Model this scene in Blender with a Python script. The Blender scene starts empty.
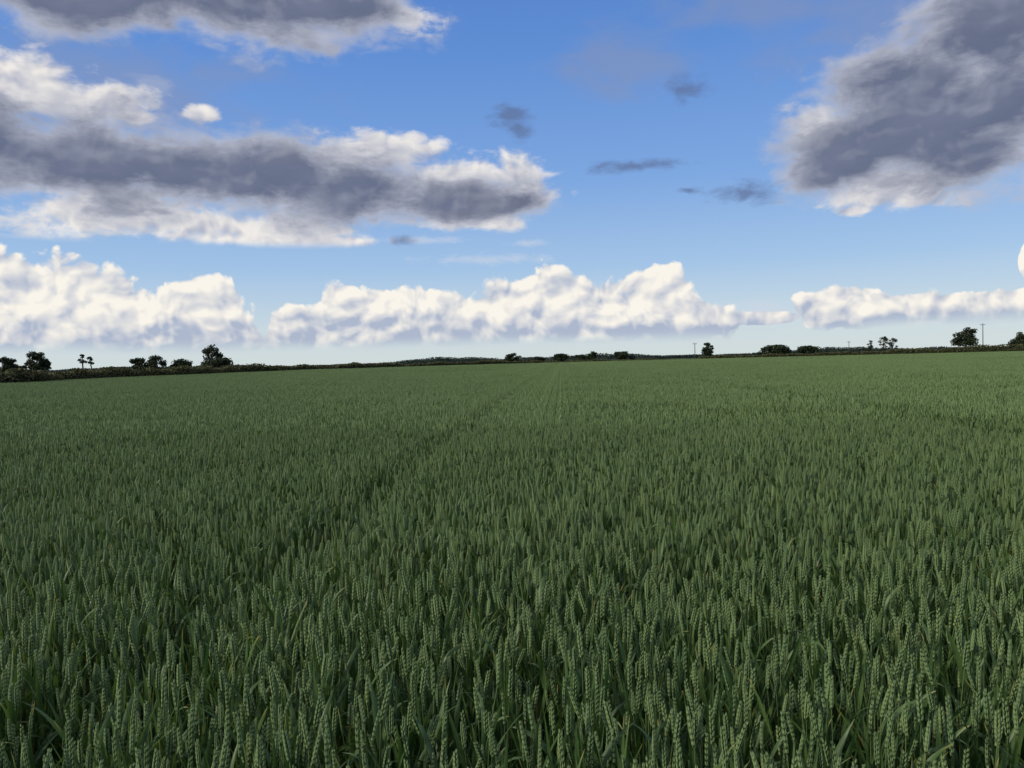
import bpy, math, numpy as np
from mathutils import Matrix, Vector, Euler
rad = math.radians
scene = bpy.context.scene
rng = np.random.default_rng(7)

# ------------------------------------------------------------------ camera
FPX = 803.0
CAM_H = 1.60
YAW, PITCH, ROLL = rad(3.56), rad(1.64), rad(-1.40)
cam_d = bpy.data.cameras.new("camera")
cam = bpy.data.objects.new("camera", cam_d)
scene.collection.objects.link(cam)
R = Matrix.Rotation(YAW, 3, 'Z') @ Matrix.Rotation(math.pi/2 - PITCH, 3, 'X') @ Matrix.Rotation(ROLL, 3, 'Z')
cam.matrix_world = Matrix.Translation((0, 0, CAM_H)) @ R.to_4x4()
cam_d.sensor_width = 36
cam_d.lens = FPX/1024*36
cam_d.clip_start = 0.05
cam_d.clip_end = 20000
scene.camera = cam
scene.view_settings.view_transform = 'Standard'
scene.view_settings.look = 'None'
scene.view_settings.exposure = 0

def bearing(px, py):
    """azimuth (clockwise from +Y) and elevation seen at a photo position"""
    d = (R @ Vector(((px-512)/FPX, (384-py)/FPX, -1))).normalized()
    return math.atan2(d.x, d.y), math.asin(d.z)
def horizon_y(px):
    return 361 - (px-512)*0.0244
def place(px, dist):
    a, _ = bearing(px, horizon_y(px))
    return dist*math.sin(a), dist*math.cos(a)

def lin(r, g, b):
    f = lambda c: (c/255/12.92) if c/255 <= 0.04045 else ((c/255+0.055)/1.055)**2.4
    return (f(r), f(g), f(b))

# ------------------------------------------------------------------ node helper
class NT:
    def __init__(s, tree): s.t = tree; s.n = tree.nodes; s.l = tree.links
    def new(s, typ, ins=None, **props):
        n = s.n.new(typ)
        for k, v in props.items(): setattr(n, k, v)
        for k, v in (ins or {}).items(): s.put(n.inputs[k], v)
        return n
    def put(s, sock, v):
        if isinstance(v, bpy.types.NodeSocket): s.l.new(v, sock)
        else: sock.default_value = v
    def m(s, op, a, b=0.0, c=0.0, clamp=False):
        n = s.new('ShaderNodeMath', {0: a, 1: b, 2: c}, operation=op, use_clamp=clamp)
        return n.outputs[0]
    def v(s, op, a, b=(0, 0, 0), c=(0, 0, 0), out=0):
        ins = {0: a, 1: b}
        if op == 'MULTIPLY_ADD': ins[2] = c
        n = s.new('ShaderNodeVectorMath', ins, operation=op)
        return n.outputs['Value'] if op in ('LENGTH', 'DOT_PRODUCT', 'DISTANCE') else n.outputs[0]
    def mix(s, f, a, b, blend='MIX'):
        n = s.n.new('ShaderNodeMix'); n.data_type = 'RGBA'; n.blend_type = blend
        for i, x in ((0, f), (6, a), (7, b)):
            if isinstance(x, tuple) and len(x) == 3: x = (*x, 1)
            s.put(n.inputs[i], x)
        return n.outputs[2]
    def ss(s, x, lo, hi, o0=0.0, o1=1.0, kind='SMOOTHSTEP'):
        n = s.new('ShaderNodeMapRange', {0: x, 1: lo, 2: hi, 3: o0, 4: o1}, interpolation_type=kind)
        return n.outputs[0]
    def noise(s, vec, scale, detail=5, rough=0.55, dim='3D', dist=0.0):
        return s.new('ShaderNodeTexNoise', {'Vector': vec, 'Scale': scale, 'Detail': detail, 'Roughness': rough, 'Distortion': dist}, noise_dimensions=dim)

# ------------------------------------------------------------------ world
SUN_EL, SUN_AZ = rad(27), rad(-118)      # azimuth clockwise from +Y : behind-left
world = bpy.data.worlds.new("World"); scene.world = world; world.use_nodes = True
w = NT(world.node_tree); w.n.clear()
out = w.new('ShaderNodeOutputWorld')
sky = w.new('ShaderNodeTexSky', sky_type='NISHITA', sun_disc=False, sun_elevation=SUN_EL, sun_rotation=SUN_AZ)
geo = w.new('ShaderNodeTexCoord')
D = w.v('NORMALIZE', geo.outputs['Generated'])
sep = w.new('ShaderNodeSeparateXYZ', {0: D})
az = w.m('ARCTAN2', sep.outputs[0], sep.outputs[1])
el = w.m('ARCSINE', sep.outputs[2])
KS = FPX/100
P = w.new('ShaderNodeCombineXYZ', {0: w.m('MULTIPLY', az, KS), 1: w.m('MULTIPLY', el, KS)}).outputs[0]
V = w.m('MULTIPLY', el, KS); U = w.m('MULTIPLY', az, KS)

def blobs(p, lst):
    cur = None
    for (cx, cy, rx, ry) in lst:
        a0, e0 = bearing(cx, cy)
        a1, _ = bearing(cx-rx, cy); a2, _ = bearing(cx+rx, cy)
        _, e1 = bearing(cx, cy-ry); _, e2 = bearing(cx, cy+ry)
        hx = abs(a2-a1)/2*KS; hy = abs(e1-e2)/2*KS
        d = w.v('LENGTH', w.v('MULTIPLY_ADD', p, (1/hx, 1/hy, 0), (-a0*KS/hx, -e0*KS/hy, 0)))
        cur = d if cur is None else w.m('SMOOTH_MIN', cur, d, 0.2)
    return w.m('SUBTRACT', 1.0, cur)

CUM = [(15,318,85,58),(75,315,60,50),(120,322,50,42),(200,325,52,44),(225,337,36,30),(160,335,60,32),
       (300,335,32,30),(350,325,42,36),(400,323,50,36),(450,328,50,34),(505,322,40,38),(550,312,45,40),(600,318,50,34),
       (652,308,40,42),(690,325,45,24),(560,333,150,22),
       (850,309,55,20),(905,311,50,18),(965,311,50,17),(1020,308,45,18),(765,318,34,6),(1026,260,7,16)]
DARK = [(200,-8,270,62),(60,-10,150,52),(350,5,100,40),
        (-20,150,140,70),(90,160,125,64),(180,172,120,56),(280,178,130,54),(370,188,120,44),(450,198,100,32),(515,203,58,16),
        (880,140,115,58),(1000,100,150,95),(850,165,76,34),(960,150,120,56),(910,85,120,60),(990,45,130,75),(1010,0,120,60)]
WHITE = [(15,84,85,34),(80,104,66,24),(134,117,20,8),(205,114,20,11),(375,154,90,22),(450,174,84,22),(525,198,54,14),
         (100,208,130,30),(210,224,100,22),(280,235,84,16),(335,243,46,7),(470,222,56,10),(412,18,30,18),
         (900,188,70,25),(855,211,20,6),(815,122,30,22)]
SMALL = [(510,115,26,14),(520,130,14,16),(637,166,62,9),(403,241,18,10),(690,87,30,17),(745,192,45,15),(690,190,18,5)]
THIN = [(485,260,85,7),(525,243,22,6),(150,85,36,12),(430,240,60,5),(770,310,70,12)]

wn = w.noise(P, 1.3, 3, 0.5, '2D')
wv = w.v('SUBTRACT', wn.outputs['Color'], (0.5, 0.5, 0.5))
pw = w.v('MULTIPLY_ADD', wv, (0.40, 0.22, 0), P)
LD = (-0.05, 0.075, 0)
def puff(p, det):
    vor = w.new('ShaderNodeTexVoronoi', {'Vector': p, 'Scale': 2.9, 'Detail': det, 'Roughness': 0.5, 'Lacunarity': 2.15}, voronoi_dimensions='2D', feature='F1', normalize=True)
    return w.m('SUBTRACT', 0.42, vor.outputs['Distance'])
def soft(p, det):
    return w.m('SUBTRACT', w.noise(w.v('MULTIPLY', p, (0.62, 1.35, 1)), 1.7, det, 0.55, '2D').outputs[0], 0.5)
puff0 = puff(pw, 3.5); n1 = soft(pw, 8)
pl = w.v('ADD', pw, LD)
dp = w.m('SUBTRACT', puff(pw, 2.0), puff(pl, 2.0))
dn = w.m('SUBTRACT', soft(pw, 3.0), soft(pl, 3.0))
fine = w.m('SUBTRACT', w.noise(w.v('MULTIPLY', P, (0.7, 1.6, 1)), 5.5, 6, 0.62, '2D', 0.3).outputs[0], 0.5)
cum0 = w.m('MULTIPLY_ADD', n1, 0.50, w.m('MULTIPLY_ADD', puff0, 1.15, blobs(P, CUM)))
strat = w.m('MULTIPLY_ADD', fine, 0.38, w.m('MULTIPLY_ADD', puff0, 0.25, w.m('MULTIPLY', n1, 1.6)))
dark0 = w.m('ADD', blobs(P, DARK), strat)
white0 = w.m('ADD', blobs(P, WHITE), w.m('MULTIPLY_ADD', fine, 0.8, w.m('MULTIPLY_ADD', puff0, 0.8, w.m('MULTIPLY', n1, 2.3))))

# clear sky : Nishita blended with a measured evening gradient
ramp = w.n.new('ShaderNodeValToRGB'); cr = ramp.color_ramp
stops = [(0.0, (214,225,226)), (0.09, (203,220,230)), (0.24, (163,197,234)), (0.45, (126,169,228)), (0.75, (97,145,217)), (1.0, (80,127,204))]
while len(cr.elements) < len(stops): cr.elements.new(0.5)
for e, (pos, c) in zip(cr.elements, stops): e.position = pos; e.color = (*lin(*c), 1)
w.l.new(w.ss(el, 0.0, 0.48, kind='LINEAR'), ramp.inputs[0])
nish = w.v('MULTIPLY', sky.outputs[0], (0.1, 0.1, 0.1))
clear = w.mix(0.90, nish, ramp.outputs[0])
th = w.m('ADD', blobs(P, THIN), w.m('MULTIPLY', fine, 2.0))
sky_t = w.mix(w.ss(th, 0.0, 0.9, 0, 0.5), clear, lin(205,213,228))

# --- upper sky : haze, lit parts, dark strato-cumulus, scraps
hz = w.m('ADD', blobs(P, [(900, 15, 230, 80), (1010, 20, 170, 90), (760, 10, 140, 40), (120, 90, 240, 90), (640, 60, 110, 40)]), w.m('MULTIPLY', n1, 2.0))
col = w.mix(w.ss(hz, 0.0, 0.9, 0, 0.58), sky_t, lin(132,148,186))
relW = w.m('MULTIPLY_ADD', dn, 2.4, w.m('MULTIPLY_ADD', dp, 1.8, 0.68), clamp=True)
cW = w.mix(relW, lin(164,171,192), lin(243,238,232))
col = w.mix(w.ss(white0, -0.05, 0.58, 0, 0.96), col, cW)
relD = w.m('MULTIPLY_ADD', dn, 1.3, w.m('MULTIPLY', dp, 0.6))
thick = w.m('SUBTRACT', w.ss(dark0, 0.08, 0.85), relD, clamp=True)
cD = w.mix(thick, lin(190,193,206), lin(101,109,133))
cD = w.mix(w.ss(w.m('MULTIPLY_ADD', fine, 0.25, n1), -0.2, 0.35, 0, 0.25), cD, lin(150,156,176))
col = w.mix(w.ss(dark0, -0.08, 0.48, 0, 0.97), col, cD)
sm = w.m('ADD', blobs(P, SMALL), w.m('MULTIPLY_ADD', fine, 1.6, w.m('MULTIPLY', n1, 0.7)))
col = w.mix(w.ss(sm, 0.0, 1.0, 0, 0.75), col, lin(96,112,150))
bgH = w.new('ShaderNodeBackground', {'Color': w.v('MULTIPLY', col, (10, 10, 10)), 'Strength': 0.1})
# --- low sunlit cumulus bank
base = w.ss(U, 2.3, 3.2, 0.19, 0.27)
hb = w.m('SUBTRACT', V, w.m('MULTIPLY_ADD', n1, 0.10, base))
dens = w.m('MULTIPLY', w.ss(cum0, 0.0, 0.15), w.ss(hb, -0.06, 0.09))
relC = w.m('MULTIPLY_ADD', dp, 2.7, w.m('MULTIPLY_ADD', dn, 1.8, 0.70))
relC = w.m('MULTIPLY_ADD', fine, 0.35, relC)
relC = w.m('ADD', relC, w.ss(hb, 0.0, w.ss(U, 1.5, 3.2, 0.46, 0.16), -0.62, 0.10), clamp=True)
cC = w.mix(relC, lin(172,183,205), lin(252,246,235))
colL = w.mix(w.m('MULTIPLY', dens, 0.97), sky_t, cC)
bgL = w.new('ShaderNodeBackground', {'Color': w.v('MULTIPLY', colL, (10, 10, 10)), 'Strength': 0.1})
bg1 = w.new('ShaderNodeMixShader', {0: w.ss(el, 0.138, 0.150), 1: bgL.outputs[0], 2: bgH.outputs[0]})
# --- broken cloud over the rest of the sky
g = w.noise(w.v('MULTIPLY', D, (1, 1, 2.2)), 2.4, 4, 0.55).outputs[0]
gd = w.ss(g, 0.42, 0.58)
colg = w.mix(gd, clear, w.mix(w.ss(g, 0.5, 0.72), lin(236,233,228), lin(160,162,168)))
bg2 = w.new('ShaderNodeBackground', {'Color': w.v('MULTIPLY', colg, (10, 10, 10)), 'Strength': 0.1})
away = w.m('MAXIMUM', w.ss(w.m('ABSOLUTE', w.m('ADD', az, YAW)), 0.66, 0.74), w.ss(el, 0.47, 0.55))
away = w.m('MAXIMUM', away, w.ss(el, -0.02, -0.03))
mxw = w.new('ShaderNodeMixShader', {0: away, 1: bg1.outputs[0], 2: bg2.outputs[0]})
w.l.new(mxw.outputs[0], out.inputs[0])
try:
    world.cycles.sampling_method = 'MANUAL'; world.cycles.sample_map_resolution = 512
except Exception: pass

# ------------------------------------------------------------------ sun
sd = bpy.data.lights.new("sun", 'SUN'); sd.energy = 3.1; sd.angle = rad(5); sd.color = (1, 0.90, 0.74)
so = bpy.data.objects.new("sun", sd); scene.collection.objects.link(so)
sv = Vector((math.sin(SUN_AZ)*math.cos(SUN_EL), math.cos(SUN_AZ)*math.cos(SUN_EL), math.sin(SUN_EL)))
so.rotation_euler = sv.to_track_quat('Z', 'Y').to_euler(); so.location = (0, 0, 50)

# ------------------------------------------------------------------ materials
def mat(name):
    m = bpy.data.materials.new(name); m.use_nodes = True
    t = NT(m.node_tree); t.n.clear()
    o = t.new('ShaderNodeOutputMaterial')
    return m, t, o

def leafy(name, c1, c2, ctip, rough, transl, spec=0.35):
    m, t, o = mat(name)
    at = t.new('ShaderNodeAttribute', attribute_name='tint')
    s = t.new('ShaderNodeSeparateXYZ', {0: at.outputs['Vector']})
    oi = t.new('ShaderNodeObjectInfo')
    var = t.m('FRACT', t.m('ADD', s.outputs[0], oi.outputs['Random']))
    c = t.mix(var, c1, c2)
    tipm = t.m('MULTIPLY', t.ss(s.outputs[1], 0.80, 1.0), t.ss(var, 0.45, 0.95))
    c = t.mix(t.m('MAXIMUM', tipm, s.outputs[2]), c, ctip)
    p = t.new('ShaderNodeBsdfPrincipled', {'Base Color': c, 'Roughness': rough, 'Specular IOR Level': spec})
    if transl > 0:
        tr = t.new('ShaderNodeBsdfTranslucent', {'Color': t.mix(1.0, c, (1.3, 1.35, 0.6), 'MULTIPLY')})
        mx = t.new('ShaderNodeMixShader', {0: transl, 1: p.outputs[0], 2: tr.outputs[0]})
        t.l.new(mx.outputs[0], o.inputs[0])
    else: t.l.new(p.outputs[0], o.inputs[0])
    return m

M_LEAF = leafy("wheat_leaf", (0.052, 0.106, 0.036), (0.086, 0.150, 0.046), (0.33, 0.30, 0.09), 0.44, 0.28, 0.36)
M_EAR = leafy("wheat_ear", (0.112, 0.182, 0.074), (0.160, 0.230, 0.090), (0.25, 0.31, 0.13), 0.6, 0.0, 0.22)
M_STEM = leafy("wheat_stem", (0.08, 0.13, 0.045), (0.10, 0.15, 0.05), (0.2, 0.2, 0.09), 0.5, 0.0)
WM = [M_LEAF, M_EAR, M_STEM]

def simple(name, c1, c2, scale, rough=0.9, bump=0.0):
    m, t, o = mat(name)
    pos = t.new('ShaderNodeNewGeometry').outputs['Position']
    n = t.noise(pos, scale, 6, 0.6).outputs[0]
    c = t.mix(t.ss(n, 0.3, 0.7), c1, c2)
    p = t.new('ShaderNodeBsdfPrincipled', {'Base Color': c, 'Roughness': rough, 'Specular IOR Level': 0.15})
    if bump:
        b = t.new('ShaderNodeBump', {'Strength': bump, 'Height': n}); t.l.new(b.outputs[0], p.inputs['Normal'])
    t.l.new(p.outputs[0], o.inputs[0]); return m
M_BARK = simple("bark", (0.03, 0.024, 0.018), (0.06, 0.05, 0.04), 3)
M_WOOD = simple("weathered_pole", (0.05, 0.042, 0.035), (0.08, 0.07, 0.06), 3)
M_CORE = simple("hedge_shade_core", (0.02, 0.026, 0.011), (0.04, 0.046, 0.02), 2)  # dark solid added inside hedges, its colour standing in for inner shade
def foliage(name, c1, c2):
    m, t, o = mat(name)
    at = t.new('ShaderNodeAttribute', attribute_name='tint')
    s = t.new('ShaderNodeSeparateXYZ', {0: at.outputs['Vector']})
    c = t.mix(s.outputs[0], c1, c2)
    p = t.new('ShaderNodeBsdfPrincipled', {'Base Color': c, 'Roughness': 0.7, 'Specular IOR Level': 0.15})
    t.l.new(p.outputs[0], o.inputs[0]); return m
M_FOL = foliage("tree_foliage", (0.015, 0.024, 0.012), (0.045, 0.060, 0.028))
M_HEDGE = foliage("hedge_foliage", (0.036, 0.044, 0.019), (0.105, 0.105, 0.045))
M_FARF = foliage("hazed_foliage", (0.032, 0.048, 0.042), (0.050, 0.068, 0.052))  # bluish haze of distance is put into this leaf colour

# ------------------------------------------------------------------ mesh build
def mesh_from(name, V, T, mi, tint, mats, smooth=False):
    me = bpy.data.meshes.new(name)
    V = np.asarray(V, np.float32); T = np.asarray(T, np.int32)
    me.vertices.add(len(V)); me.vertices.foreach_set('co', V.ravel())
    me.loops.add(T.size); me.loops.foreach_set('vertex_index', T.ravel())
    me.polygons.add(len(T))
    me.polygons.foreach_set('loop_start', np.arange(0, T.size, 3, dtype=np.int32))
    try: me.polygons.foreach_set('loop_total', np.full(len(T), 3, np.int32))
    except Exception: pass
    for m in mats: me.materials.append(m)
    me.polygons.foreach_set('material_index', np.asarray(mi, np.int32))
    me.polygons.foreach_set('use_smooth', np.full(len(T), smooth))
    a = me.attributes.new('tint', 'FLOAT_VECTOR', 'POINT')
    a.data.foreach_set('vector', np.asarray(tint, np.float32).ravel())
    me.update(calc_edges=True); me.validate()
    return me

def strip(rings):
    k = len(rings[0]); Vv = [p for r in rings for p in r]; T = []
    for i in range(len(rings)-1):
        for j in range(k-1):
            a = i*k+j; T += [(a, a+1, a+k+1), (a, a+k+1, a+k)]
    return Vv, T
def tube(rings):
    k = len(rings[0]); Vv = [p for r in rings for p in r]; T = []
    for i in range(len(rings)-1):
        for j in range(k):
            a = i*k+j; b = i*k+(j+1) % k; T += [(a, b, b+k), (a, b+k, a+k)]
    return Vv, T

def make_stem(r, lod):
    V = []; T = []; MI = []; TI = []
    def add(v, t, m, ti):
        o = len(V); V.extend([tuple(x) for x in v]); T.extend([tuple(i+o for i in q) for q in t]); MI.extend([m]*len(t)); TI.extend(ti)
    tint = r.random()
    hb = 0.71 + r.normal(0, 0.035)
    lean = r.normal(0, 0.03, 2)
    def axis(z): s = (z/0.75)**2; return np.array([lean[0]*s, lean[1]*s, z])
    if lod == 0:
        rg = []
        for z in np.linspace(0, hb, 5):
            c = axis(z); rr = 0.0019 - 0.0006*z
            rg.append([c+np.array([rr*math.cos(a), rr*math.sin(a), 0]) for a in (0, 2.09, 4.19)])
        v, t = tube(rg); add(v, t, 2, [(tint, 0.3, 0)]*len(v))
    elif lod == 1:
        c0, c1 = axis(0.35), axis(hb)
        v, t = strip([[c0-[.0018, 0, 0], c0+[.0018, 0, 0]], [c1-[.0013, 0, 0], c1+[.0013, 0, 0]]]); add(v, t, 2, [(tint, .3, 0)]*4)
    # ear
    e0 = axis(hb); et = np.array([lean[0]*3+r.normal(0, .12), lean[1]*3+r.normal(0, .12), 1.0]); et /= np.linalg.norm(et)
    L = 0.070 + r.normal(0, 0.008)
    ph = r.random()*math.pi
    sx = np.cross(et, [math.sin(ph), -math.cos(ph), 0]); sx /= np.linalg.norm(sx); sy = np.cross(et, sx)
    if lod == 0:
        n = 13
        for i in range(n):
            f = (i+0.5)/n
            sc = 0.60+0.42*math.sin(math.pi*min(1, f*0.85+0.12))
            for sgn in ((1,) if i % 2 else (-1,)):
                for k, off in enumerate((-0.0022, 0.0022, 0.0)):
                    c = e0 + et*(f*L) + sx*sgn*0.0026*sc + sy*off*sc + (sx*sgn*0.0014 if k == 2 else 0)
                    d = et + sx*sgn*(0.12 if k < 2 else 0.22) + sy*off*50; d /= np.linalg.norm(d)
                    a = np.cross(d, sy); a /= np.linalg.norm(a); b = np.cross(d, a)
                    l = 0.0088*sc; wd = 0.0025*sc
                    ring = [c - d*l*0.1 + (a*math.cos(q)+b*math.sin(q))*wd for q in (0, 1.57, 3.14, 4.71)]
                    v = [c-d*l*0.9]+ring+[c+d*l*1.15]
                    t = [(0, 2, 1), (0, 3, 2), (0, 4, 3), (0, 1, 4), (5, 1, 2), (5, 2, 3), (5, 3, 4), (5, 4, 1)]
                    ti = [(tint, 0.2, 0)]*5+[(tint, 0.90, 0)]
                    add(v, t, 1, ti)
    else:
        k = 4 if lod == 1 else 3
        prof = [(0, .002), (.15, .0050), (.32, .0040), (.5, .0056), (.68, .0042), (.85, .0042), (1.0, .0008)] if lod == 1 else [(0, .002), (.4, .0072), (1, .001)]
        rg = [[e0+et*f*L+(sx*math.cos(q)*1.0+sy*math.sin(q)*0.8)*rr for q in np.arange(k)*2*math.pi/k] for f, rr in prof]
        v, t = tube(rg); add(v, t, 1, [(tint, 0.2+0.5*(j//k)/len(prof), 0) for j in range(len(v))])
    # leaves : flag leaf stands beside the ear
    specs = [(0.585, 0.185, 0.0155), (0.49, 0.235, 0.0165), (0.36, 0.26, 0.015)]
    if lod == 1: specs = specs[:2]
    if lod == 2: specs = specs[:1]
    a0 = r.random()*6.28
    for i, (z0, ln, wd) in enumerate(specs):
        z0 += r.normal(0, 0.03); ln *= r.uniform(.78, 1.12); wd *= r.uniform(.8, 1.2)
        a = a0 + i*math.pi + r.normal(0, .4)
        th0 = r.uniform(.08, .40); bend = abs(r.normal(0.28, 0.40))
        if r.random() < 0.12: bend = r.uniform(1.3, 2.2)
        seg = (8, 4, 2)[lod]
        if lod == 2: wd *= 1.5
        c = axis(z0); rg = []; ti = []; tw0 = r.normal(0, .3); tw = r.normal(0, .9)
        od = np.array([math.cos(a), math.sin(a), 0]); side0 = np.array([-math.sin(a), math.cos(a), 0])
        old = 1.0 if (i == 2 and r.random() < 0.2) else (0.4 if r.random() < 0.03 else 0)
        for s in range(seg+1):
            f = s/seg; th = th0+bend*f**1.8
            d = od*math.sin(th)+np.array([0, 0, 1])*math.cos(th)
            if s: c = c + d*ln/seg
            nrm = np.cross(side0, d)
            ang = tw0+tw*f
            sd_ = side0*math.cos(ang)+nrm*math.sin(ang); n2 = np.cross(sd_, d)
            ww = wd*0.5*(0.55+0.45*min(1, f*4))*max(0.03, (1-f**2.4))
            if lod < 2: rg.append([c-sd_*ww+n2*ww*.35, c, c+sd_*ww+n2*ww*.35]); ti += [(tint, f, old)]*3
            else: rg.append([c-sd_*ww, c+sd_*ww]); ti += [(tint, f, old)]*2
        v, t = strip(rg); add(v, t, 0, ti)
    return np.array(V), np.array(T), np.array(MI), np.array(TI)

def variants_collection(name, meshes):
    c = bpy.data.collections.new(name)
    for i, me in enumerate(meshes):
        o = bpy.data.objects.new(f"{name}_{i:02d}", me); c.objects.link(o)
    return c

NV = 30
near_c = variants_collection("wheat_plant", [mesh_from("wheat_plant", *make_stem(rng, 0), WM, True) for _ in range(NV)])

def keep_tram(d, u, strong=True):
    """wheel track: thinned crop, not bare soil"""
    return (np.abs(d) > (0.16 if strong else 0.12)) | (u > (0.62 if strong else 0.40))
TRAMS = ((-1.3, False), (4.7, True), (10.7, True))

def tile(size, dens, lod, gap=None, ntemp=14, seed=0, strong=True):
    r = np.random.default_rng(seed)
    tm = [make_stem(r, lod) for _ in range(ntemp)]
    row = 0.125; nrow = int(size/row); per = int(dens*row*size)
    X = (np.repeat(np.arange(nrow), per)+0.5)*row; X = X + r.normal(0, .022, len(X)); Y = r.random(len(X))*size
    sc_all = r.normal(1, .045, len(X))
    if gap is not None:
        k = keep_tram(X-gap, r.random(len(X)), strong); X = X[k]; Y = Y[k]; sc_all = sc_all[k]
        sc_all = sc_all*np.where(np.abs(X-gap) < (.20 if strong else .15), .87 if strong else .93, 1)
    idx = r.integers(0, ntemp, len(X))
    VV = []; TT = []; MM = []; II = []; o = 0
    for k in range(ntemp):
        v, t, m, ti = tm[k]; s = np.where(idx == k)[0]; n = len(s)
        if not n: continue
        a = r.random(n)*6.283; ca, sa = np.cos(a), np.sin(a); sc = sc_all[s]
        x = v[None, :, 0]*ca[:, None]-v[None, :, 1]*sa[:, None]+X[s][:, None]
        y = v[None, :, 0]*sa[:, None]+v[None, :, 1]*ca[:, None]+Y[s][:, None]
        z = v[None, :, 2]*sc[:, None]
        VV.append(np.stack([x, y, z], -1).reshape(-1, 3))
        TT.append((t[None]+(np.arange(n)*len(v))[:, None, None]+o).reshape(-1, 3))
        MM.append(np.tile(m, n))
        tt = np.repeat(ti[None], n, 0).copy(); tt[:, :, 0] = r.random(n)[:, None]
        II.append(tt.reshape(-1, 3)); o += n*len(v)
    return mesh_from("wheat_patch", np.concatenate(VV), np.concatenate(TT), np.concatenate(MM), np.concatenate(II), WM, False)

mid_c = variants_collection("wheat_patch", [tile(2, 400, 1, seed=10+i) for i in range(7)]+[tile(2, 400, 1, gap=0.7, seed=30+i) for i in range(2)]+[tile(2, 400, 1, gap=0.7, seed=40, strong=False)])
far_c = variants_collection("wheat_block", [tile(8, 170, 2, seed=50+i) for i in range(3)]+[tile(8, 170, 2, gap=4.7, seed=60, strong=False), tile(8, 170, 2, gap=2.7, seed=61), tile(8, 170, 2, gap=0.7, seed=62)])

def scatter(name, pts, rot, scl, idx, coll, parent):
    me = bpy.data.meshes.new(name); me.vertices.add(len(pts))
    me.vertices.foreach_set('co', np.asarray(pts, np.float32).ravel())
    for nm, arr in (('rot', rot), ('scl', scl)):
        a = me.attributes.new(nm, 'FLOAT_VECTOR', 'POINT'); a.data.foreach_set('vector', np.asarray(arr, np.float32).ravel())
    a = me.attributes.new('idx', 'INT', 'POINT'); a.data.foreach_set('value', np.asarray(idx, np.int32))
    ob = bpy.data.objects.new(name, me); scene.collection.objects.link(ob); ob.parent = parent
    ng = bpy.data.node_groups.new(name, 'GeometryNodeTree')
    ng.interface.new_socket('Geometry', in_out='INPUT', socket_type='NodeSocketGeometry')
    ng.interface.new_socket('Geometry', in_out='OUTPUT', socket_type='NodeSocketGeometry')
    N = ng.nodes; L = ng.links
    gi = N.new('NodeGroupInput'); go = N.new('NodeGroupOutput')
    ci = N.new('GeometryNodeCollectionInfo'); ci.inputs['Collection'].default_value = coll
    ci.inputs['Separate Children'].default_value = True; ci.inputs['Reset Children'].default_value = True
    ip = N.new('GeometryNodeInstanceOnPoints'); ip.inputs['Pick Instance'].default_value = True
    def attr(nm, typ):
        n = N.new('GeometryNodeInputNamedAttribute'); n.data_type = typ; n.inputs['Name'].default_value = nm; return n.outputs['Attribute']
    e2r = N.new('FunctionNodeEulerToRotation')
    L.new(attr('rot', 'FLOAT_VECTOR'), e2r.inputs[0]); L.new(e2r.outputs[0], ip.inputs['Rotation'])
    L.new(attr('scl', 'FLOAT_VECTOR'), ip.inputs['Scale']); L.new(attr('idx', 'INT'), ip.inputs['Instance Index'])
    L.new(gi.outputs[0], ip.inputs['Points']); L.new(ci.outputs[0], ip.inputs['Instance']); L.new(ip.outputs[0], go.inputs[0])
    md = ob.modifiers.new('instances', 'NODES'); md.node_group = ng
    return ob

field = bpy.data.objects.new("wheat_field", None); scene.collection.objects.link(field)
def hvar(x, y):
    return 1+0.022*np.sin(x*0.9+1.3*np.sin(y*0.35))+0.018*np.sin(y*0.8+x*0.33+2)+0.018*np.sin(x*2.3-y*1.4+1)

AZ0 = -YAW; HALF = rad(39)
bx = [(-260, 58), (0, 84), (120, 108), (235, 150), (400, 215), (560, 262), (800, 285), (1024, 300), (1300, 320)]
ba = [bearing(max(-400, min(1500, x)), horizon_y(x))[0] for x, _ in bx]; br = [d for _, d in bx]
def inside(x, y, m=0):
    a = np.arctan2(x, y); return np.hypot(x, y) < np.interp(a, ba, br) - m
def wedge(x, y, margin):
    a = np.arctan2(x, y)-AZ0; r = np.hypot(x, y)
    out = r*np.sin(np.clip(np.abs(a)-HALF, 0, math.pi/2))
    return (out < margin) & ((y > -0.5) | (r < margin))
Y1 = 10.0
rows = np.arange(-12.0, 12.0, 0.125)+0.0625
per = int(470*0.125*(Y1+3))
X = np.repeat(rows, per)+rng.normal(0, .028, len(rows)*per); Yy = rng.random(len(X))*(Y1+3)-3
k = wedge(X, Yy, 1.6)
for g_, st in TRAMS: k &= keep_tram(X-g_, rng.random(len(X)), st)
patch = np.sin(X*3.1+np.sin(Yy*2.1)*1.5)*np.sin(Yy*2.6+X*1.2)
k &= rng.random(len(X)) > np.clip(patch-0.45, 0, 1)*0.7
X = X[k]; Yy = Yy[k]; n = len(X)
s = hvar(X, Yy)*rng.normal(1, .045, n)
for g_, st in TRAMS: s *= np.where(np.abs(X-g_) < (.20 if st else .15), .87 if st else .93, 1)
scatter("wheat_plants", np.stack([X, Yy, 0*X], -1), np.stack([rng.normal(0, .05, n), rng.normal(0, .05, n), rng.random(n)*6.283], -1),
        np.stack([s*rng.uniform(.86, 1.04, n)]*2+[s], -1), rng.integers(0, NV, n), near_c, field)
print("near stems", n)
P_, R_, S_, I_ = [], [], [], []
YM = 62
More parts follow.
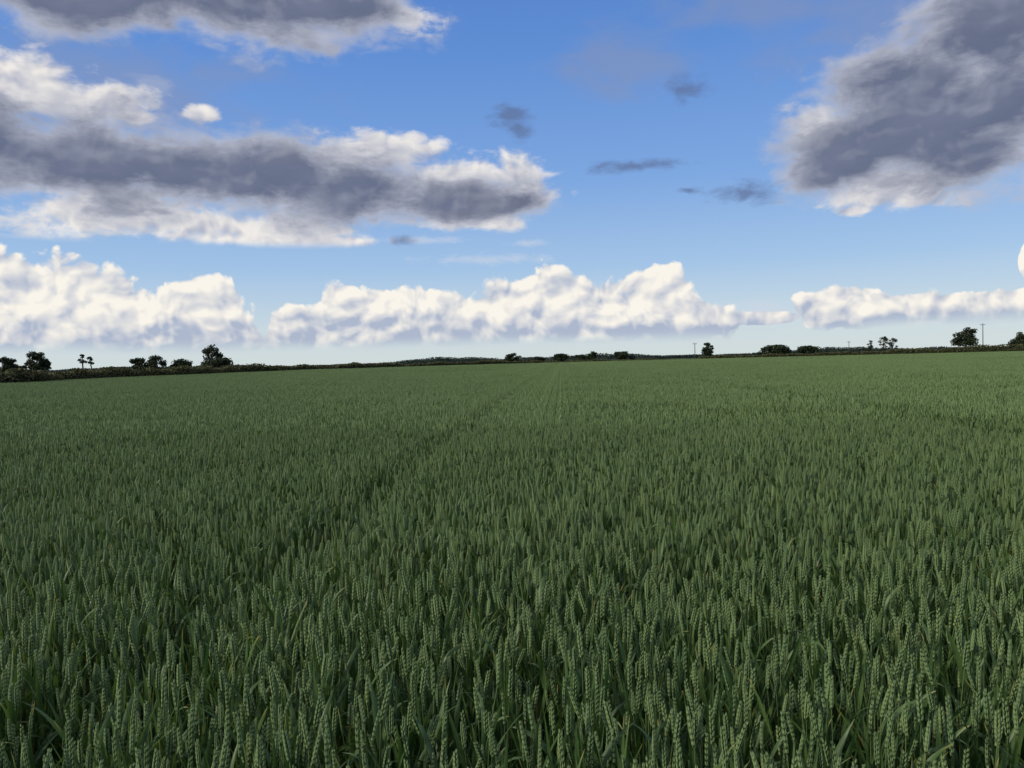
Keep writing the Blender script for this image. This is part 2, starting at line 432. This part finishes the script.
for iy in range(int(Y1/2), YM//2):
    for ix in range(-40, 42):
        x0, y0 = ix*2.0, iy*2.0
        if not wedge(np.array(x0+1), np.array(y0+1), 3): continue
        if not inside(x0+1, y0+1, 1.5): continue
        hz_ = float(hvar(x0+1, y0+1)); hz_ = 1+(hz_-1)*.7
        if ix in (-1, 2, 5, 14, -13):
            P_.append((x0, y0, 0)); R_.append((0, 0, 0)); I_.append(9 if ix in (-1, -13) else 7+int(rng.integers(2)))
        elif rng.random() < .5:
            P_.append((x0, y0, 0)); R_.append((0, 0, 0)); I_.append(int(rng.integers(7)))
        else:
            P_.append((x0+2, y0+2, 0)); R_.append((0, 0, math.pi)); I_.append(int(rng.integers(7)))
        S_.append((1, 1, hz_))
scatter("wheat_patches", P_, R_, S_, I_, mid_c, field)
P_, R_, S_, I_ = [], [], [], []
for iy in range(0, 40):
    for ix in range(-24, 26):
        x0, y0 = 2+ix*8.0, YM+iy*8.0
        if not wedge(np.array(x0+4), np.array(y0+4), 8): continue
        if not inside(x0+4, y0+4, 5): continue
        if ix in (0, 3): i_ = 4
        elif ix in (-1, -4): i_ = 3
        elif ix == 1: i_ = 5
        else: i_ = int(rng.integers(3))
        P_.append((x0, y0, 0)); R_.append((0, 0, 0)); I_.append(i_); S_.append((1, 1, rng.uniform(.97, 1.03)))
scatter("wheat_blocks", P_, R_, S_, I_, far_c, field)

# ------------------------------------------------------------------ ground
m, t, o = mat("ground")
pos = t.new('ShaderNodeNewGeometry').outputs['Position']
n1_ = t.noise(pos, 9, 6, .6).outputs[0]; n2_ = t.noise(pos, 0.012, 5, .6).outputs[0]
dist = t.v('LENGTH', pos)
soil = t.mix(n1_, (0.03, 0.028, 0.017), (0.055, 0.048, 0.028))
past = t.mix(t.ss(n2_, .4, .6), (0.045, 0.075, 0.028), (0.09, 0.115, 0.045))
c = t.mix(t.ss(dist, 60, 120), soil, past)
p = t.new('ShaderNodeBsdfPrincipled', {'Base Color': c, 'Roughness': .95, 'Specular IOR Level': .1})
b = t.new('ShaderNodeBump', {'Strength': .4, 'Height': n1_}); t.l.new(b.outputs[0], p.inputs['Normal']); t.l.new(p.outputs[0], o.inputs[0])
S = 9000
me = bpy.data.meshes.new("ground"); me.from_pydata([(-S, -S, 0), (S, -S, 0), (S, S, 0), (-S, S, 0)], [], [(0, 1, 2, 3)]); me.materials.append(m)
scene.collection.objects.link(bpy.data.objects.new("ground", me))

# ------------------------------------------------------------------ foliage
def leaf_quads(C, size, r):
    n = len(C); a = r.normal(size=(n, 3)); a /= np.linalg.norm(a, axis=1)[:, None]
    b = np.cross(a, r.normal(size=(n, 3))); b /= np.linalg.norm(b, axis=1)[:, None]
    s = size*r.uniform(.5, 1.2, n)[:, None]
    V = np.stack([C-a*s, C-b*s*.7, C+a*s, C+b*s*.7], 1).reshape(-1, 3)
    i = np.arange(n)*4
    T = np.concatenate([np.stack([i, i+1, i+2], 1), np.stack([i, i+2, i+3], 1)])
    return V, T

def tree(name, px, top, wpx, dist, kind='round', seed=0, dens=1.0):
    r = np.random.default_rng(seed+int(px)*7)
    H = max(2.0, (horizon_y(px)-top)/FPX*dist+CAM_H); W = wpx/FPX*dist/2
    V = []; T = []; MI = []; TI = []; o = 0
    def addt(v, t_, mi, ti):
        nonlocal o
        V.append(np.array(v)); T.append(np.array(t_)+o); MI.append(np.full(len(t_), mi)); TI.append(np.array(ti)); o += len(v)
    def limb(p0, p1, r0, r1):
        p0 = np.array(p0, float); p1 = np.array(p1, float); d = p1-p0; d /= np.linalg.norm(d)
        a = np.cross(d, [.3, .9, .1]); a /= np.linalg.norm(a); b_ = np.cross(d, a); rg = []
        for f in (0, .33, .66, 1):
            c_ = p0+(p1-p0)*f+(r.normal(0, .03*np.linalg.norm(p1-p0), 3) if 0 < f < 1 else 0); rr = r0+(r1-r0)*f
            rg.append([c_+(a*math.cos(q)+b_*math.sin(q))*rr for q in np.arange(6)*math.pi/3])
        v, t_ = tube(rg); addt(v, t_, 0, [(0, 0, 0)]*len(v))
    th = H*{'round': .16, 'bush': .05, 'thin': .55, 'open': .25}[kind]
    tr = max(.10, H*.03)
    limb((0, 0, -.1), (r.normal(0, .02*H), 0, th), tr, tr*.8)
    limb((0, 0, th*.95), (r.normal(0, .04*H), 0, H*.8), tr*.8, tr*.2)
    cl = []
    nl = {'round': 20, 'bush': 18, 'thin': 6, 'open': 15}[kind]
    for i in range(nl):
        a = r.random()*6.283; f = r.random()
        zc = th+(H-th)*(.12+.74*f)
        prof = math.sqrt(max(.05, 1-((zc-(th+(H-th)*.42))/((H-th)*.62))**2))
        rr = W*prof*r.uniform(.25, .85)
        c_ = np.array([rr*math.cos(a), rr*math.sin(a), zc]); limb((0, 0, th+(zc-th)*.4), c_, tr*.4, tr*.1)
        cl.append((c_, min(W, H)*r.uniform(.22, .42)*(.75 if kind == 'open' else 1)))
    cl.append((np.array([W*.1, 0, H*.86]), W*.3))
    for c_, cr_ in cl:
        n = int({'open': 100, 'thin': 90}.get(kind, 170)*dens); q = r.normal(size=(n, 3)); q /= np.linalg.norm(q, axis=1)[:, None]
        q *= (r.random(n)**.5)[:, None]*cr_*np.array([1.15, 1.15, .8])
        C = c_+q; C = C[C[:, 2] > (.1 if kind == 'bush' else th*.8)]
        C[:, 2] = np.minimum(C[:, 2], H*1.01)
        if not len(C): continue
        v, t_ = leaf_quads(C, max(.15, cr_*.24), r)
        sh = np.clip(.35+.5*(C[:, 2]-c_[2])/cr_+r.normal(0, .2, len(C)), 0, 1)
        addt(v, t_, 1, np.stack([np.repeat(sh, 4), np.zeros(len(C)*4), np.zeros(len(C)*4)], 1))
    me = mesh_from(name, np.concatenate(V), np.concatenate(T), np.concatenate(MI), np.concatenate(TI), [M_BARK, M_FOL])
    ob = bpy.data.objects.new(name, me); x, y = place(px, dist); ob.location = (x, y, 0); scene.collection.objects.link(ob); return ob

trees = [("ash_tree", 4, 359, 16, 240, 'round'), ("ash_tree", 14, 360, 14, 245, 'round'), ("ash_tree", 40, 354, 21, 230, 'round'),
  ("pollard_tree", 83, 354, 8, 200, 'thin'), ("pollard_tree", 91, 357, 7, 205, 'thin'), ("hawthorn_bush", 26, 363, 10, 235, 'bush'),
  ("hawthorn_bush", 137, 358, 17, 200, 'bush'), ("hawthorn_bush", 157, 356, 20, 200, 'bush'), ("hawthorn_bush", 179, 360, 22, 200, 'bush'),
  ("ash_tree", 211, 345, 29, 190, 'open'), ("hawthorn_bush", 216, 359, 30, 185, 'bush'),
  ("ash_tree", 513, 353, 18, 420, 'bush'), ("ash_tree", 592, 351, 13, 450, 'round'), ("hawthorn_bush", 560, 354, 22, 480, 'bush'),
  ("hawthorn_bush", 580, 355, 16, 500, 'bush'), ("hawthorn_bush", 536, 357, 20, 500, 'bush'),
  ("hawthorn_bush", 623, 352, 26, 400, 'bush'), ("ash_tree", 708, 342, 14, 320, 'round'), ("hawthorn_bush", 776, 346, 34, 420, 'bush'),
  ("hawthorn_bush", 806, 347, 34, 430, 'bush'), ("ash_tree", 870, 340, 8, 360, 'open'), ("ash_tree", 884, 337, 13, 350, 'open'),
  ("ash_tree", 893, 338, 11, 355, 'open'), ("oak_tree", 966, 329, 20, 330, 'round'), ("ash_tree", 1019, 334, 18, 340, 'round')]
for i, (nm, px, top, wp, d, kd) in enumerate(trees): tree(nm, px, top, wp, d, kd, seed=i)

def hedge(name, pts, hfun, width, step, size, m_, seed=0, per_m=60):
    r = np.random.default_rng(seed)
    xy = np.array([place(a, d) for a, d in pts]); seg = np.hypot(*np.diff(xy, axis=0).T); cs = np.concatenate([[0], np.cumsum(seg)]); L = cs[-1]
    pxs = [p[0] for p in pts]
    def prof(u): return hfun(np.interp(u, cs, pxs))*(1+.10*np.sin(u*.9/step)+.08*np.sin(u*.37/step+1)+.08*np.sin(u*2.3/step+2))
    n = int(L*per_m); u = r.random(n)*L
    x = np.interp(u, cs, xy[:, 0]); y = np.interp(u, cs, xy[:, 1]); H = prof(u)
    f = r.random(n)**.5
    C = np.stack([x+r.normal(0, width*.3, n), y+r.normal(0, width*.3, n), f*H], 1)
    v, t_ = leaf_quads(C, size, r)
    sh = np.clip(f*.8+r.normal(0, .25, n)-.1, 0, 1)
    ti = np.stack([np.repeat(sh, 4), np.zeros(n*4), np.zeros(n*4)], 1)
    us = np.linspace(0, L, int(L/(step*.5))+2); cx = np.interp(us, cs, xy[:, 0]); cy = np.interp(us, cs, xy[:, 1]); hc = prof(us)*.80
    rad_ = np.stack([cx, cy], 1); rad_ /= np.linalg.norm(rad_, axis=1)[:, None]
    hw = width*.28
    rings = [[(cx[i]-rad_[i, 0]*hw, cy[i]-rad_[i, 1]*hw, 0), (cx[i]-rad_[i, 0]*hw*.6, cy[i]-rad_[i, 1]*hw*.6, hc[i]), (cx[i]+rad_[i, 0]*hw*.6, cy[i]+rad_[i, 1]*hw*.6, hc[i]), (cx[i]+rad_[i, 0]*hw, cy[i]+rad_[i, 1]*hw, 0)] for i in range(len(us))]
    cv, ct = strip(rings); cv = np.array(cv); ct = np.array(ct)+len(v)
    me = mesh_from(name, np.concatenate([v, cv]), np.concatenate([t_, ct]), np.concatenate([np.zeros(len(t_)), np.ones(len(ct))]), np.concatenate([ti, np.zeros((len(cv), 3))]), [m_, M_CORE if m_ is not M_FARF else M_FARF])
    ob = bpy.data.objects.new(name, me); scene.collection.objects.link(ob)
hedge("field_hedge", [(-260, 62), (0, 88), (120, 112), (234, 154)], lambda p: 1.75+0*p, 1.4, 1.5, .12, M_HEDGE, 1, 380)
hedge("boundary_hedge", [(234, 156), (400, 222), (560, 268), (700, 280)], lambda p: np.interp(p, [234, 300, 500, 560, 700], [1.9, 1.8, 1.7, 1.3, 1.0]), 1.6, 3, .2, M_HEDGE, 2, 100)
hedge("boundary_hedge", [(700, 290), (850, 300), (1024, 310), (1300, 325)], lambda p: np.interp(p, [700, 800, 860, 960, 1024], [1.4, 1.9, 1.7, 2.8, 3.2]), 2, 3, .25, M_HEDGE, 3, 100)
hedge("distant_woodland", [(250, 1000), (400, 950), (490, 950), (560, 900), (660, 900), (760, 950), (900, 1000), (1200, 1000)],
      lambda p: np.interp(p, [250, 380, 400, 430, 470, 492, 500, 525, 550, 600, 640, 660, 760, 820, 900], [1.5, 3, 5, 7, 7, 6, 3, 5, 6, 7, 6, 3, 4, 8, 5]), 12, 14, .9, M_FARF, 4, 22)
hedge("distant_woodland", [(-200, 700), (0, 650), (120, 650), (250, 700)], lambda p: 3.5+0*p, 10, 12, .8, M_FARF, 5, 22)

# ------------------------------------------------------------------ utility poles
def pole(px, top, dist):
    H = (horizon_y(px)-top)/FPX*dist+CAM_H
    x, y = place(px, dist)
    e = bpy.data.objects.new("utility_pole", None); e.location = (x, y, 0); scene.collection.objects.link(e)
    def part(nm, size, loc, cyl=False):
        if cyl: bpy.ops.mesh.primitive_cone_add(vertices=10, radius1=size[0], radius2=size[0]*.7, depth=size[2], location=loc)
        else: bpy.ops.mesh.primitive_cube_add(size=1, location=loc)
        ob = bpy.context.object; ob.name = nm
        if not cyl: ob.scale = size
        ob.data.materials.append(M_WOOD); ob.parent = e
    part("shaft", (.16, .16, H), (0, 0, H/2), True)
    part("crossarm", (1.8, .12, .14), (0, .16, H-.5))
    for dx in (-.8, 0, .8): part("insulator", (.06, .06, .2), (dx, .16, H-.32), True)
pole(695, 343, 330); pole(983, 327, 330); pole(849, 342, 420)
